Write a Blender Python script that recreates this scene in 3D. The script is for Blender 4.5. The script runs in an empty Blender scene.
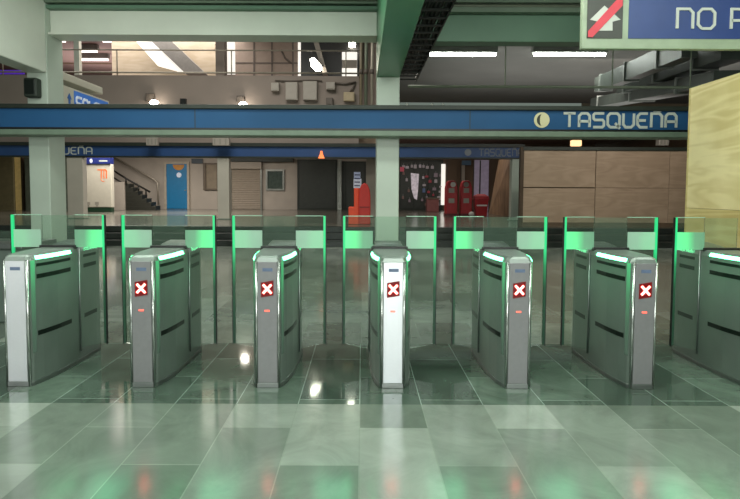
import bpy, bmesh, math, random
from mathutils import Vector, Matrix
random.seed(7)
C = bpy.context.scene.collection
R = math.radians

# ------------------------------------------------------------------ camera
H = 1.48
F = 534.0
PITCH, ROLL = R(3.0), R(0.25)
cd = bpy.data.cameras.new('camera')
cam = bpy.data.objects.new('camera', cd); C.objects.link(cam)
cd.sensor_width = 36.0; cd.lens = F/740*36
cd.shift_x = 8/740; cd.shift_y = -29.5/740
cam.location = (0, 0, H)
MROT = Matrix.Rotation(R(90)-PITCH, 3, 'X') @ Matrix.Rotation(ROLL, 3, 'Z')
cam.rotation_euler = MROT.to_euler()
cd.clip_end = 200
bpy.context.scene.camera = cam

def at(u, v, Y):
    d = MROT @ Vector(((u-362)/F, -(v-220)/F, -1))
    k = Y/d.y
    return Vector((d.x*k, Y, H + d.z*k))

# ------------------------------------------------------------------ materials
def lin(h):
    h = h.lstrip('#'); out = []
    for i in (0, 2, 4):
        c = int(h[i:i+2], 16)/255
        out.append(c/12.92 if c <= .04045 else ((c+.055)/1.055)**2.4)
    return (*out, 1)

def mat(name, col, rough=.5, metal=0, vary=.12, scale=6, em=None, es=0, spec=.5, bump=0, stretch=None):
    m = bpy.data.materials.new(name); m.use_nodes = True
    nt = m.node_tree; b = nt.nodes['Principled BSDF']
    c = lin(col)
    b.inputs['Roughness'].default_value = rough
    b.inputs['Metallic'].default_value = metal
    b.inputs['Specular IOR Level'].default_value = spec
    tc = nt.nodes.new('ShaderNodeTexCoord')
    n = nt.nodes.new('ShaderNodeTexNoise'); n.inputs['Scale'].default_value = scale
    n.inputs['Detail'].default_value = 5
    if stretch:
        mp = nt.nodes.new('ShaderNodeMapping'); mp.inputs['Scale'].default_value = stretch
        nt.links.new(tc.outputs['Object'], mp.inputs['Vector']); nt.links.new(mp.outputs['Vector'], n.inputs['Vector'])
    else:
        nt.links.new(tc.outputs['Object'], n.inputs['Vector'])
    r = nt.nodes.new('ShaderNodeValToRGB')
    r.color_ramp.elements[0].position = .3; r.color_ramp.elements[1].position = .7
    r.color_ramp.elements[0].color = (*[x*(1-vary) for x in c[:3]], 1)
    r.color_ramp.elements[1].color = (*[min(1, x*(1+vary)) for x in c[:3]], 1)
    nt.links.new(n.outputs['Fac'], r.inputs['Fac'])
    nt.links.new(r.outputs['Color'], b.inputs['Base Color'])
    if bump:
        bp = nt.nodes.new('ShaderNodeBump'); bp.inputs['Strength'].default_value = bump
        nt.links.new(n.outputs['Fac'], bp.inputs['Height']); nt.links.new(bp.outputs['Normal'], b.inputs['Normal'])
    if em:
        b.inputs['Emission Color'].default_value = lin(em)
        b.inputs['Emission Strength'].default_value = es
    return m

def glow_gradient(name, base, em, axis, stops, strength, rough=.4, trans=0.0):
    """surface whose emission falls off along one object axis (generated coordinate)"""
    m = mat(name, base, rough, vary=.03)
    nt = m.node_tree; b = nt.nodes['Principled BSDF']
    tc = nt.nodes.new('ShaderNodeTexCoord'); sp = nt.nodes.new('ShaderNodeSeparateXYZ')
    nt.links.new(tc.outputs['Generated'], sp.inputs[0])
    rp = nt.nodes.new('ShaderNodeValToRGB')
    rp.color_ramp.elements[0].position = stops[0][0]; rp.color_ramp.elements[0].color = (stops[0][1],)*3+(1,)
    rp.color_ramp.elements[1].position = stops[-1][0]; rp.color_ramp.elements[1].color = (stops[-1][1],)*3+(1,)
    for p, v in stops[1:-1]:
        e = rp.color_ramp.elements.new(p); e.color = (v,)*3+(1,)
    mu = nt.nodes.new('ShaderNodeMath'); mu.operation = 'MULTIPLY'; mu.inputs[1].default_value = strength
    nt.links.new(sp.outputs[axis], rp.inputs['Fac']); nt.links.new(rp.outputs['Color'], mu.inputs[0])
    b.inputs['Emission Color'].default_value = lin(em)
    nt.links.new(mu.outputs[0], b.inputs['Emission Strength'])
    return m

def glass(name, tint, refl=.10, body=.06, bodycol='#9fb8a6'):
    m = bpy.data.materials.new(name); m.use_nodes = True
    nt = m.node_tree; nt.nodes.clear()
    o = nt.nodes.new('ShaderNodeOutputMaterial')
    t = nt.nodes.new('ShaderNodeBsdfTransparent'); t.inputs[0].default_value = lin(tint)
    g = nt.nodes.new('ShaderNodeBsdfGlossy'); g.inputs['Roughness'].default_value = .03
    d = nt.nodes.new('ShaderNodeBsdfDiffuse'); d.inputs[0].default_value = lin(bodycol)
    lw = nt.nodes.new('ShaderNodeLayerWeight'); lw.inputs['Blend'].default_value = .25
    mu = nt.nodes.new('ShaderNodeMath'); mu.operation = 'MULTIPLY_ADD'; mu.inputs[1].default_value = .5; mu.inputs[2].default_value = refl*.3
    nt.links.new(lw.outputs['Fresnel'], mu.inputs[0])
    m1 = nt.nodes.new('ShaderNodeMixShader'); m1.inputs[0].default_value = body
    nt.links.new(t.outputs[0], m1.inputs[1]); nt.links.new(d.outputs[0], m1.inputs[2])
    m2 = nt.nodes.new('ShaderNodeMixShader')
    nt.links.new(mu.outputs[0], m2.inputs[0]); nt.links.new(m1.outputs[0], m2.inputs[1]); nt.links.new(g.outputs[0], m2.inputs[2])
    nt.links.new(m2.outputs[0], o.inputs[0])
    return m

def tiles(name, c1, c2, grout, w, l, rough, spec=.5, noise=.25, off=(0, 0), grout_size=.004):
    """stone tiles laid in running bond: rows along the walking direction (Y)"""
    m = bpy.data.materials.new(name); m.use_nodes = True
    nt = m.node_tree; b = nt.nodes['Principled BSDF']
    ge = nt.nodes.new('ShaderNodeNewGeometry'); sp = nt.nodes.new('ShaderNodeSeparateXYZ'); cb = nt.nodes.new('ShaderNodeCombineXYZ')
    nt.links.new(ge.outputs['Position'], sp.inputs[0])
    a1 = nt.nodes.new('ShaderNodeMath'); a1.inputs[1].default_value = 40*l+off[1]
    a2 = nt.nodes.new('ShaderNodeMath'); a2.inputs[1].default_value = 60*w+off[0]
    nt.links.new(sp.outputs['Y'], a1.inputs[0]); nt.links.new(sp.outputs['X'], a2.inputs[0])
    nt.links.new(a1.outputs[0], cb.inputs[0]); nt.links.new(a2.outputs[0], cb.inputs[1])
    br = nt.nodes.new('ShaderNodeTexBrick')
    br.offset = .5; br.offset_frequency = 2; br.squash = 1
    br.inputs['Scale'].default_value = 1; br.inputs['Mortar Size'].default_value = grout_size
    br.inputs['Mortar Smooth'].default_value = .2; br.inputs['Bias'].default_value = 0
    br.inputs['Brick Width'].default_value = l; br.inputs['Row Height'].default_value = w
    br.inputs['Color1'].default_value = lin(c1); br.inputs['Color2'].default_value = lin(c2); br.inputs['Mortar'].default_value = lin(grout)
    nt.links.new(cb.outputs[0], br.inputs['Vector'])
    n = nt.nodes.new('ShaderNodeTexNoise'); n.inputs['Scale'].default_value = 2.2; n.inputs['Detail'].default_value = 8; n.inputs['Roughness'].default_value = .65
    n.inputs['Distortion'].default_value = 1.2
    nt.links.new(ge.outputs['Position'], n.inputs['Vector'])
    mr = nt.nodes.new('ShaderNodeMapRange'); mr.inputs['From Min'].default_value = .3; mr.inputs['From Max'].default_value = .7
    mr.inputs['To Min'].default_value = 1-noise; mr.inputs['To Max'].default_value = 1+noise
    nt.links.new(n.outputs['Fac'], mr.inputs['Value'])
    mx = nt.nodes.new('ShaderNodeVectorMath'); mx.operation = 'SCALE'
    nt.links.new(br.outputs['Color'], mx.inputs[0]); nt.links.new(mr.outputs[0], mx.inputs['Scale'])
    nt.links.new(mx.outputs[0], b.inputs['Base Color'])
    rr = nt.nodes.new('ShaderNodeMapRange'); rr.inputs['From Min'].default_value = .3; rr.inputs['From Max'].default_value = .7
    rr.inputs['To Min'].default_value = rough*.8; rr.inputs['To Max'].default_value = rough*1.25
    nt.links.new(n.outputs['Fac'], rr.inputs['Value']); nt.links.new(rr.outputs[0], b.inputs['Roughness'])
    b.inputs['Specular IOR Level'].default_value = spec
    return m

def plywood(name, c1, c2, scale=1.0, axis='Z', rough=.6, seam=None):
    """sawn plywood: stretched rings of grain"""
    m = bpy.data.materials.new(name); m.use_nodes = True
    nt = m.node_tree; b = nt.nodes['Principled BSDF']
    tc = nt.nodes.new('ShaderNodeTexCoord'); mp = nt.nodes.new('ShaderNodeMapping')
    mp.inputs['Scale'].default_value = (scale*.5, scale*.35, scale*2.4) if axis == 'Z' else (scale*2.4, scale*2.4, scale*.4)
    nt.links.new(tc.outputs['Object'], mp.inputs['Vector'])
    n = nt.nodes.new('ShaderNodeTexNoise'); n.inputs['Scale'].default_value = 1.6; n.inputs['Detail'].default_value = 2; n.inputs['Distortion'].default_value = .6
    nt.links.new(mp.outputs[0], n.inputs['Vector'])
    mu = nt.nodes.new('ShaderNodeMath'); mu.operation = 'MULTIPLY'; mu.inputs[1].default_value = 34
    sn = nt.nodes.new('ShaderNodeMath'); sn.operation = 'SINE'
    nt.links.new(n.outputs['Fac'], mu.inputs[0]); nt.links.new(mu.outputs[0], sn.inputs[0])
    n2 = nt.nodes.new('ShaderNodeTexNoise'); n2.inputs['Scale'].default_value = 1.3; n2.inputs['Detail'].default_value = 6
    nt.links.new(tc.outputs['Object'], n2.inputs['Vector'])
    ad = nt.nodes.new('ShaderNodeMath'); ad.operation = 'MULTIPLY_ADD'; ad.inputs[1].default_value = .12
    nt.links.new(sn.outputs[0], ad.inputs[0]); nt.links.new(n2.outputs['Fac'], ad.inputs[2])
    r = nt.nodes.new('ShaderNodeValToRGB'); r.color_ramp.elements[0].position = .3; r.color_ramp.elements[1].position = .72
    r.color_ramp.elements[0].color = lin(c2); r.color_ramp.elements[1].color = lin(c1)
    nt.links.new(ad.outputs[0], r.inputs['Fac']); nt.links.new(r.outputs['Color'], b.inputs['Base Color'])
    b.inputs['Roughness'].default_value = rough
    return m

M = {}
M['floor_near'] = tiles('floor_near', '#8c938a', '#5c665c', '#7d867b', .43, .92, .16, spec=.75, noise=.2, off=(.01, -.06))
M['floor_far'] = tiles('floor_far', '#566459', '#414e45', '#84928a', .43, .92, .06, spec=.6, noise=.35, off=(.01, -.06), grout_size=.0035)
M['floor_mid'] = tiles('floor_mid', '#7f877c', '#5c655b', '#727b70', .6, 1.2, .13, spec=.6, noise=.25)
M['floor_hall'] = tiles('floor_hall', '#6e6a60', '#57554c', '#3f3e38', .6, 1.2, .16, spec=.6, noise=.3)
M['step'] = mat('step_stone', '#2c312d', .22, vary=.3, scale=3)
M['steel'] = mat('brushed_steel', '#8e9290', .32, .9, vary=.06, scale=20, stretch=(1, 1, 30))
M['steel_side'] = mat('satin_steel_side', '#87918a', .36, .6, vary=.08, scale=3)
M['steel_trim'] = mat('polished_trim', '#b2b6b2', .26, .9, vary=.03)
M['face'] = mat('grey_face_plate', '#858486', .38, .35, vary=.04, scale=30)
M['face_steel'] = mat('bright_face_plate', '#c9cdd0', .32, .9, vary=.04, scale=30, stretch=(1, 1, 30))  # whiter than the other plates; the reflected glare is put into its colour
nt = M['face_steel'].node_tree; tn = nt.nodes.new('ShaderNodeTangent'); tn.direction_type = 'RADIAL'; tn.axis = 'Z'
nt.links.new(tn.outputs[0], nt.nodes['Principled BSDF'].inputs['Tangent']); nt.nodes['Principled BSDF'].inputs['Anisotropic'].default_value = .9
nt.nodes['Principled BSDF'].inputs['Anisotropic Rotation'].default_value = .25
M['black'] = mat('black_plastic', '#0c0e0d', .4, vary=.1)
M['slot'] = mat('dark_slot', '#101713', .3, vary=.1)
M['led'] = mat('led_bar', '#e8fff2', .3, em='#50ffa0', es=12)
M['red_panel'] = mat('red_display', '#48070b', .3, em='#a80812', es=.3)
M['cross'] = mat('white_red_cross', '#ffe9e6', .3, em='#ff5a50', es=14)
M['red_dash'] = mat('red_dash', '#ff6050', .3, em='#ff5a4a', es=2.0)
M['sticker'] = mat('blue_grey_sticker', '#5d6c86', .4, vary=.2, scale=40)
M['wing_glass'] = glass('wing_glass', '#f6fcf8', .08, .025)
M['pane_glass'] = glass('pane_glass', '#f0f8f3', .10, .07)
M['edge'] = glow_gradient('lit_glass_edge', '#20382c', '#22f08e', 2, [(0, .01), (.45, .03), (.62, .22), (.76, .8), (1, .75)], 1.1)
M['edge_back'] = mat('black_edge_seal', '#0a120e', .4)
for tag_, s0, s1 in (('bright', 1.0, .16), ('pale', .22, .05)):  # scattered edge-led light painted as emission; bright and pale copies by viewing angle
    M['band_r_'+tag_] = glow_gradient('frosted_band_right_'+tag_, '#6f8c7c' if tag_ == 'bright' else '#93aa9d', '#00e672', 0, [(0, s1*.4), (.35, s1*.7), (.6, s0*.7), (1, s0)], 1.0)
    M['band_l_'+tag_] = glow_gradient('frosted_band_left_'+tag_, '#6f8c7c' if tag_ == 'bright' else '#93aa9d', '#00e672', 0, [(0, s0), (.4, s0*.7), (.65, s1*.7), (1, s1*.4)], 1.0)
M['corner'] = glow_gradient('painted_green_glow', '#5f7066', '#18d878', 2, [(0, 0.0), (.3, .03), (.65, .2), (1, .8)], .7)  # led glow on the cabinet corner, painted as a fading green emission
M['column'] = mat('painted_column', '#b2bdb0', .38, vary=.05, scale=2)
M['column_far'] = mat('painted_column_far', '#bdb7aa', .5, vary=.05, scale=2)
M['beam_white'] = mat('painted_beam', '#d6dace', .35, vary=.05, scale=2)  # girder and left crossbeam paint, lightened for the light that falls on them
M['beam_green'] = mat('green_beam', '#4f8a64', .35, vary=.06, scale=2)
M['beam_dkgreen'] = mat('dark_green_beam', '#5f7f6a', .5, vary=.08, scale=2)
M['blue'] = mat('blue_enamel', '#28547f', .5, vary=.07, scale=1.5, spec=.2)
M['blue2'] = mat('blue_enamel_far', '#26497c', .5, vary=.08, scale=1.5)
M['dark_rail'] = mat('dark_rail', '#20271f', .5, vary=.2)
M['flange'] = mat('grey_green_flange', '#6c7d6c', .45, vary=.1)
M['letter'] = mat('pale_letter', '#b9bfb6', .5, vary=.04, em='#b9bfb6', es=.06)
M['letter_dim'] = mat('shaded_letter', '#7d8288', .5, vary=.04)  # pale letters again, the beam's darker end put into the colour
M['cream'] = mat('cream_disc', '#cfc9a0', .5, vary=.05, em='#cfc9a0', es=.08)
M['wall_cream'] = mat('plaster_wall', '#aca296', .7, vary=.08, scale=1.2)
M['wall_dark'] = mat('olive_wall', '#6a6852', .7, vary=.15, scale=1)
M['wall_brown'] = mat('brown_wall', '#6a5643', .7, vary=.15, scale=1)
M['parapet'] = mat('parapet_plaster', '#8a7d74', .7, vary=.08, scale=.8)
M['ceil_grey'] = mat('grey_slab', '#6a6a66', .8, vary=.12, scale=.7)
M['ceil_near'] = mat('ceiling_paint', '#7b867c', .8, vary=.1, scale=.7)
M['ceil_pink'] = mat('pinkish_ceiling', '#97807a', .7, vary=.1, scale=.7)
M['ply_near'] = plywood('plywood_near', '#efdfaa', '#d3bf84', 1.1)
M['ply_low'] = plywood('plywood_lower', '#dccb90', '#c0aa6c', 1.1)
M['ply_far'] = plywood('plywood_far', '#a38c76', '#927c66', .7)
M['ply_up'] = plywood('plywood_upper', '#c4b7a2', '#b5a68e', .5)
M['batten'] = mat('batten', '#40301f', .7)
M['kiosk'] = mat('white_kiosk', '#bcb7a8', .5, vary=.04)
M['navy'] = mat('navy_sign', '#1f2a6a', .4, vary=.05)
M['orange_logo'] = mat('orange_logo', '#dd6a2a', .5, em='#dd6a2a', es=.15)
M['green_base'] = mat('dark_green_base', '#153520', .5)
M['door_blue'] = mat('blue_door', '#1d77a8', .4, vary=.05)
M['door_frame'] = mat('door_frame', '#b3a896', .5)
M['notice'] = mat('notice_board_face', '#857763', .6, vary=.15, scale=3)
M['brown_frame'] = mat('brown_frame', '#5d5040', .5)
M['shutter'] = mat('beige_shutter', '#9d9182', .5, vary=.06)
M['dark_glass'] = mat('dark_glass', '#23281f', .45, vary=.2, spec=.6)
M['grey_glass'] = mat('grey_window_glass', '#4c5750', .12, vary=.2, spec=.6)
M['alu'] = mat('aluminium', '#8b8d86', .35, .6)
M['white_sheet'] = mat('white_sheet', '#cfd6e4', .5, vary=.3, scale=14, em='#cfd6e4', es=.2)
M['orange_plastic'] = mat('orange_plastic', '#d8431c', .45, vary=.08)
M['red_plastic'] = mat('red_plastic', '#b2241a', .45, vary=.08)
M['crimson'] = mat('crimson_plastic', '#a3141c', .4, vary=.1)
M['grey_label'] = mat('grey_label', '#8f8a80', .5, vary=.1)
M['white_plastic'] = mat('white_plastic', '#d8d2cc', .4)
M['tube_light'] = mat('tube_light', '#ffffff', .4, em='#f6fff4', es=40)
M['tube_pink'] = mat('tube_light_far', '#ffffff', .4, em='#ffe9e0', es=2.6)
M['tube_house'] = mat('tube_housing', '#8a8d88', .5)
M['lamp_glow'] = mat('lamp_glow', '#ffffff', .4, em='#fff6e4', es=30)
M['white_lit'] = mat('white_panel', '#d8d6cf', .5, em='#fff9ee', es=.9)  # emission also stands in for light caught by the soffit and cabinet
M['warm_lit'] = mat('warm_lit_panel', '#d8c088', .5, em='#e8c878', es=.12)  # warm light on the doorway and ceiling panel, put into emission
M['lav'] = mat('lavender_panel', '#a89cae', .5, em='#b8a8c4', es=.12)
M['tray'] = mat('galvanised_dark', '#2c302c', .45, .5, vary=.2)
M['cable'] = mat('black_cable', '#161a17', .5)
M['duct'] = mat('grey_duct', '#474d48', .45, .2, vary=.1)
M['pipe'] = mat('grey_pipe', '#69705f', .45, .2)
M['brown_pipe'] = mat('brown_pipe', '#7b6f5a', .45)
M['sign_frame'] = mat('sign_frame', '#93a38a', .4)
M['sign_blue'] = mat('sign_blue', '#293f76', .4, vary=.05, em='#2f4886', es=.04)
M['sign_black'] = mat('sign_charcoal', '#33352f', .4)
M['sign_red'] = mat('sign_red', '#c23040', .4, em='#c23040', es=.12)
M['box_beige'] = mat('box_beige', '#a39a90', .5, vary=.05)
M['box_dark'] = mat('box_dark', '#5e544c', .5, vary=.1)
M['rail_metal'] = mat('rail_metal', '#a89f90', .4, .4)
M['dark_rail_metal'] = mat('black_rail_metal', '#1f1c18', .4, .3)
M['stair_dark'] = mat('dark_stair', '#2a2a22', .5, vary=.2)
M['skip_grey'] = mat('grey_gate_box', '#7f8c84', .35, .6, vary=.08)
M['purple'] = mat('purple_strip', '#4a2a90', .5, em='#5a30c0', es=.5)

# ------------------------------------------------------------------ mesh helpers
def box(bm, x0, x1, y0, y1, z0, z1):
    vs = [bm.verts.new(p) for p in ((x0,y0,z0),(x1,y0,z0),(x1,y1,z0),(x0,y1,z0),(x0,y0,z1),(x1,y0,z1),(x1,y1,z1),(x0,y1,z1))]
    for f in ((0,3,2,1),(4,5,6,7),(0,1,5,4),(1,2,6,5),(2,3,7,6),(3,0,4,7)):
        bm.faces.new([vs[i] for i in f])
    return bm

def B(*a):
    return box(bmesh.new(), *a)

def prism(bm, pts, ex):
    """closed polygon pts (3-D, planar) swept by vector ex"""
    ex = Vector(ex)
    a = [bm.verts.new(p) for p in pts]; b = [bm.verts.new(Vector(p)+ex) for p in pts]
    n = len(pts)
    bm.faces.new(a[::-1]); bm.faces.new(b)
    for i in range(n):
        bm.faces.new([a[i], a[(i+1) % n], b[(i+1) % n], b[i]])
    bmesh.ops.recalc_face_normals(bm, faces=bm.faces)
    return bm

def loft(bm, rings, cap=True):
    rs = [[bm.verts.new(p) for p in r] for r in rings]
    n = len(rs[0])
    for a, b in zip(rs, rs[1:]):
        for i in range(n):
            bm.faces.new([a[i], a[(i+1) % n], b[(i+1) % n], b[i]])
    if cap:
        bm.faces.new(rs[0][::-1]); bm.faces.new(rs[-1])
    bmesh.ops.recalc_face_normals(bm, faces=bm.faces)
    return bm

def tube(bm, pts, r, n=10):
    pts = [Vector(p) for p in pts]
    rings = []
    for i, p in enumerate(pts):
        d = (pts[min(i+1, len(pts)-1)] - pts[max(i-1, 0)]).normalized()
        up = Vector((0, 0, 1)) if abs(d.z) < .9 else Vector((1, 0, 0))
        s = d.cross(up).normalized(); t = s.cross(d)
        rings.append([p + (s*math.cos(2*math.pi*k/n) + t*math.sin(2*math.pi*k/n))*r for k in range(n)])
    return loft(bm, rings)

def disc(bm, c, r, y, th=.01, n=32):
    return prism(bm, [(c[0]+r*math.cos(2*math.pi*k/n), y, c[1]+r*math.sin(2*math.pi*k/n)) for k in range(n)], (0, th, 0))

def ellipsoid(bm, c, rx, ry, rz):
    bmesh.ops.create_uvsphere(bm, u_segments=16, v_segments=10, radius=1, matrix=Matrix.Translation(c) @ Matrix.Diagonal((rx, ry, rz, 1)))
    return bm

def ribbon(bm, pts, w, to3, th):
    """a stroke of a letter: a mitred flat polyline of width w in 2-D, placed by to3(x, z, depth)"""
    P = [Vector(p) for p in pts]; L, Rr = [], []
    n = len(P)
    for i in range(n):
        d0 = (P[i]-P[i-1]).normalized() if i else (P[1]-P[0]).normalized()
        d1 = (P[i+1]-P[i]).normalized() if i < n-1 else d0
        b = (d0+d1); b = b.normalized() if b.length > 1e-6 else d1
        nn = Vector((-b.y, b.x)); k = w/2/max(.4, nn.dot(Vector((-d1.y, d1.x))))
        L.append(P[i]+nn*k); Rr.append(P[i]-nn*k)
    rings = []
    for l, r in zip(L, Rr):
        rings.append([to3(l.x, l.y, 0), to3(r.x, r.y, 0), to3(r.x, r.y, th), to3(l.x, l.y, th)])
    return loft(bm, rings)

GLY = {  # strokes on a 1-high cell, x in units of height
 'T': (.95, [[(0, 1), (.95, 1)], [(.48, 1), (.48, 0)]]),
 'A': (.85, [[(0, 0), (0, .8), (.2, 1), (.65, 1), (.85, .8), (.85, 0)], [(0, .42), (.85, .42)]]),
 'S': (.85, [[(.85, 1), (.12, 1), (0, .88), (0, .64), (.12, .52), (.73, .52), (.85, .4), (.85, .12), (.73, 0), (0, 0)]]),
 'Q': (.95, [[(.2, 0), (0, .2), (0, .8), (.2, 1), (.75, 1), (.95, .8), (.95, .2), (.75, 0), (.2, 0)], [(.6, .3), (1.0, -.1)]]),
 'U': (.85, [[(0, 1), (0, .2), (.2, 0), (.65, 0), (.85, .2), (.85, 1)]]),
 'E': (.8, [[(.8, 1), (.2, 1), (0, .8), (0, .2), (.2, 0), (.8, 0)], [(0, .5), (.65, .5)]]),
 'N': (.85, [[(0, 0), (0, 1), (.65, 1), (.85, .8), (.85, 0)]]),
 '~': (.85, [[(0, 0), (0, 1), (.65, 1), (.85, .8), (.85, 0)], [(.15, 1.17), (.35, 1.25), (.55, 1.17), (.75, 1.25)]]),
 'O': (.9, [[(.2, 0), (0, .2), (0, .8), (.2, 1), (.7, 1), (.9, .8), (.9, .2), (.7, 0), (.2, 0)]]),
 'P': (.8, [[(0, 0), (0, 1), (.65, 1), (.8, .85), (.8, .55), (.65, .42), (0, .42)]]),
 'L': (.7, [[(0, 1), (0, 0), (.7, 0)]]),
 'I': (.1, [[(.05, 0), (.05, 1)]]),
 'D': (.85, [[(0, 0), (0, 1), (.6, 1), (.85, .75), (.85, .25), (.6, 0), (0, 0)]]),
 ' ': (.5, [])}

def lettering(txt, h, to3, w=.15, gap=.27, th=.012, sx=1.0):
    bm = bmesh.new(); x = 0
    for ch in txt:
        adv, st = GLY[ch]
        for s in st:
            ribbon(bm, [((x+p[0]*sx)*h, p[1]*h) for p in s], w*h, to3, th)
        x += adv*sx+gap
    return bm, (x-gap)*h

def link(name, bm, m):
    me = bpy.data.meshes.new(name); bm.to_mesh(me); bm.free()
    me.materials.append(M[m] if isinstance(m, str) else m)
    o = bpy.data.objects.new(name, me); C.objects.link(o)
    return o

def root_loc(o):
    v = Vector(o.location)
    while o.parent:
        o = o.parent; v += o.location
    return v

def obj(name, bm, m, parent=None, smooth=False, label=None):
    """bm is in world coordinates; the object's origin goes to the middle of its base"""
    xs = [v.co for v in bm.verts]
    c = Vector(((min(v.x for v in xs)+max(v.x for v in xs))/2, (min(v.y for v in xs)+max(v.y for v in xs))/2, min(v.z for v in xs)))
    bmesh.ops.translate(bm, vec=-c, verts=bm.verts)
    o = link(name, bm, m)
    if parent is not None:
        o.parent = parent; o.location = c - root_loc(parent)
    else:
        o.location = c
    if smooth:
        for p in o.data.polygons: p.use_smooth = True
    if label: o['label'] = label
    return o

def tag(o, label, cat, group=None, kind=None):
    o['label'] = label; o['category'] = cat
    if group: o['group'] = group
    o['kind'] = kind or 'thing'
    return o

def thing(name, label, cat, loc, group=None):
    o = bpy.data.objects.new(name, None); C.objects.link(o)
    o.location = loc; o.empty_display_size = .1
    return tag(o, label, cat, group)

def struct(name, bm, m):
    o = obj(name, bm, m); o['kind'] = 'structure'
    return o

def bev(o, w=.01, seg=2):
    md = o.modifiers.new('bevel', 'BEVEL'); md.width = w; md.segments = seg; md.limit_method = 'ANGLE'
    return o

def XZ(y, x0, z0):
    """letters on a face looking towards -Y"""
    return lambda a, b, d: (x0+a, y-d, z0+b)

# ------------------------------------------------------------------ the setting
HALL = .487                                   # height of the upper hall's floor
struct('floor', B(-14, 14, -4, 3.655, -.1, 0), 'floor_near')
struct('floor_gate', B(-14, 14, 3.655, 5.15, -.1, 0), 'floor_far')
struct('floor_passage', B(-14, 14, 5.15, 14.3, -.1, 0), 'floor_mid')
struct('floor_hall', B(-20, 14, 15.55, 34, .3, HALL), 'floor_hall')
st = thing('staircase', 'three wide dark stone steps rising behind the turnstiles to the hall', 'steps', (0, 14.3, 0))
for k in range(3):
    bev(obj('step', B(-13.9, 13.78, 14.3+.42*k, 15.549, .1623*k, .1623*(k+1)), 'step', st), .015)

struct('ceiling', B(-14, 14, -4, 7.75, 4.5, 4.7), 'ceil_near')
struct('ceiling_right', B(.6, 14, 8.4, 19.5, 4.72, 4.9), 'ceil_grey')
struct('ceiling_hall', B(-20, 14, 19.55, 34, 4.2, 4.4), 'ceil_pink')
struct('ceiling_upper', B(-20, .6, 19.6, 33, 8.1, 8.3), 'ceil_pink')
# back wall of the hall
a, b = at(62, 200, 30), at(377, 200, 30)
struct('wall_back', B(a.x, b.x, 30, 30.2, HALL, 4.2), 'wall_cream')
struct('wall_back_right', B(b.x, 13, 30, 30.2, HALL, 4.2), 'wall_brown')
struct('wall_back_left', B(-20, a.x, 27, 27.2, HALL, 4.2), 'wall_dark')
struct('wall_right', B(13.8, 14, -4, 34, -.1, 8.3), 'wall_brown')
struct('wall_left', B(-20.2, -20, 14, 34, -.1, 8.3), 'wall_dark')
struct('wall_rear', B(-14, 14, -4.2, -4, -.1, 4.7), 'ceil_near')

# ------------------------------------------------------------------ columns and beams
def col(label, x0, x1, y0, y1, z0, z1, m='column', group=None):
    t = thing('column', label, 'column', ((x0+x1)/2, (y0+y1)/2, z0), group)
    bev(obj('shaft', B(x0, x1, y0, y1, z0, z1), m, t), .012)
    bev(obj('base_plate', B(x0-.05, x1+.05, y0-.05, y1+.05, z0, z0+.03), 'flange', t), .005)
    return t

def c_x(u0, u1, Y, v=180):
    return at(u0, v, Y).x, at(u1, v, Y).x

x0, x1 = c_x(29.5, 50, 7.8)
COLX0, COLX1 = x0, x1
col('pale green square column behind the plain-fronted turnstile', x0, x1, 7.8, 8.22, 0, 4.2)
x0c, x1c = c_x(376.3, 399, 7.8)
col('pale green square column behind the turnstile with the brightest front', x0c, x1c, 7.8, 8.22, 0, at(390, 77, 7.8).z)
for u0, u1, lab in ((70.5, 86, 'slim pale column beside the white kiosk with orange emblem'),
                    (219, 230.5, 'slim pale column between the notice board and the roller shutter'),
                    (510, 522, 'slim grey-green column at the end of the brown plywood hoarding')):
    x0, x1 = c_x(u0, u1, 19.2)
    col(lab, x0, x1, 18.98, 19.28, HALL, at(362, 158.5, 19).z, 'column' if u0 > 300 else 'column_far')
x0, x1 = c_x(366.5, 375.5, 21)
obj_ = col('narrow beige column right behind the orange barrier', x0, x1, 21, 21.3, HALL, 4.2, 'wall_cream')

# longitudinal beams coming towards the camera
def beam(label, bm, m, cat='beam'):
    o = obj('beam', bm, m); bev(o, .012); return tag(o, label, cat)
zb = at(45, 73, 7.8).z
t = thing('beam', 'big white-painted girder overhead above the column of the plain-fronted turnstile', 'beam', (COLX1, 4, zb))
bev(obj('web', B(COLX0, COLX1, .5, 7.79, zb, 4.2), 'beam_white', t), .015)
obj('upper_flange', B(COLX0-.06, COLX1+.05, .5, 7.79, 4.2, 4.26), 'dark_rail', t)
zc = at(390, 77, 7.8).z
t = thing('beam', 'green girder overhead running to the central column', 'beam', (.37, 4, zc))
bev(obj('web', B(x0c, x1c, .5, 8.22, zc, 4.49), 'beam_green', t), .012)
# transverse girders
zt0, zt1 = at(200, 34, 7.9).z, at(200, 11, 7.9).z
t = thing('beam', 'pale green-white crossbeam above the opening to the mezzanine', 'beam', (-2, 8, zt0))
bev(obj('web', B(COLX1+.001, x0c-.001, 7.9, 8.15, zt0, zt1), 'beam_white', t), .01)
bev(obj('lower_flange', B(COLX1+.001, x0c-.001, 7.84, 8.2, zt0-.03, zt0), 'beam_white', t), .004)
bev(obj('upper_flange', B(COLX1+.001, x0c-.001, 7.8, 8.2, zt1, zt1+.05), 'beam_dkgreen', t), .004)
obj('cornice', B(COLX1+.001, x0c-.001, 7.76, 8.2, zt1+.07, 4.5), 'flange', t)
obj('cable_trunk', B(COLX1+.001, x0c-.001, 7.7, 7.76, zt1+.1, zt1+.17), 'pipe', t)
zr0, zr1 = at(560, 42, 7.9).z, at(560, 15, 7.9).z
t = thing('beam', 'dark green crossbeam above the two white tube lights', 'beam', (6, 8, zr0))
bev(obj('web', B(x1c+.001, 13.79, 7.9, 8.15, zr0, zr1), 'beam_dkgreen', t), .01)
bev(obj('upper_flange', B(x1c+.001, 13.79, 7.78, 8.2, zr1, zr1+.07), 'flange', t), .004)
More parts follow.
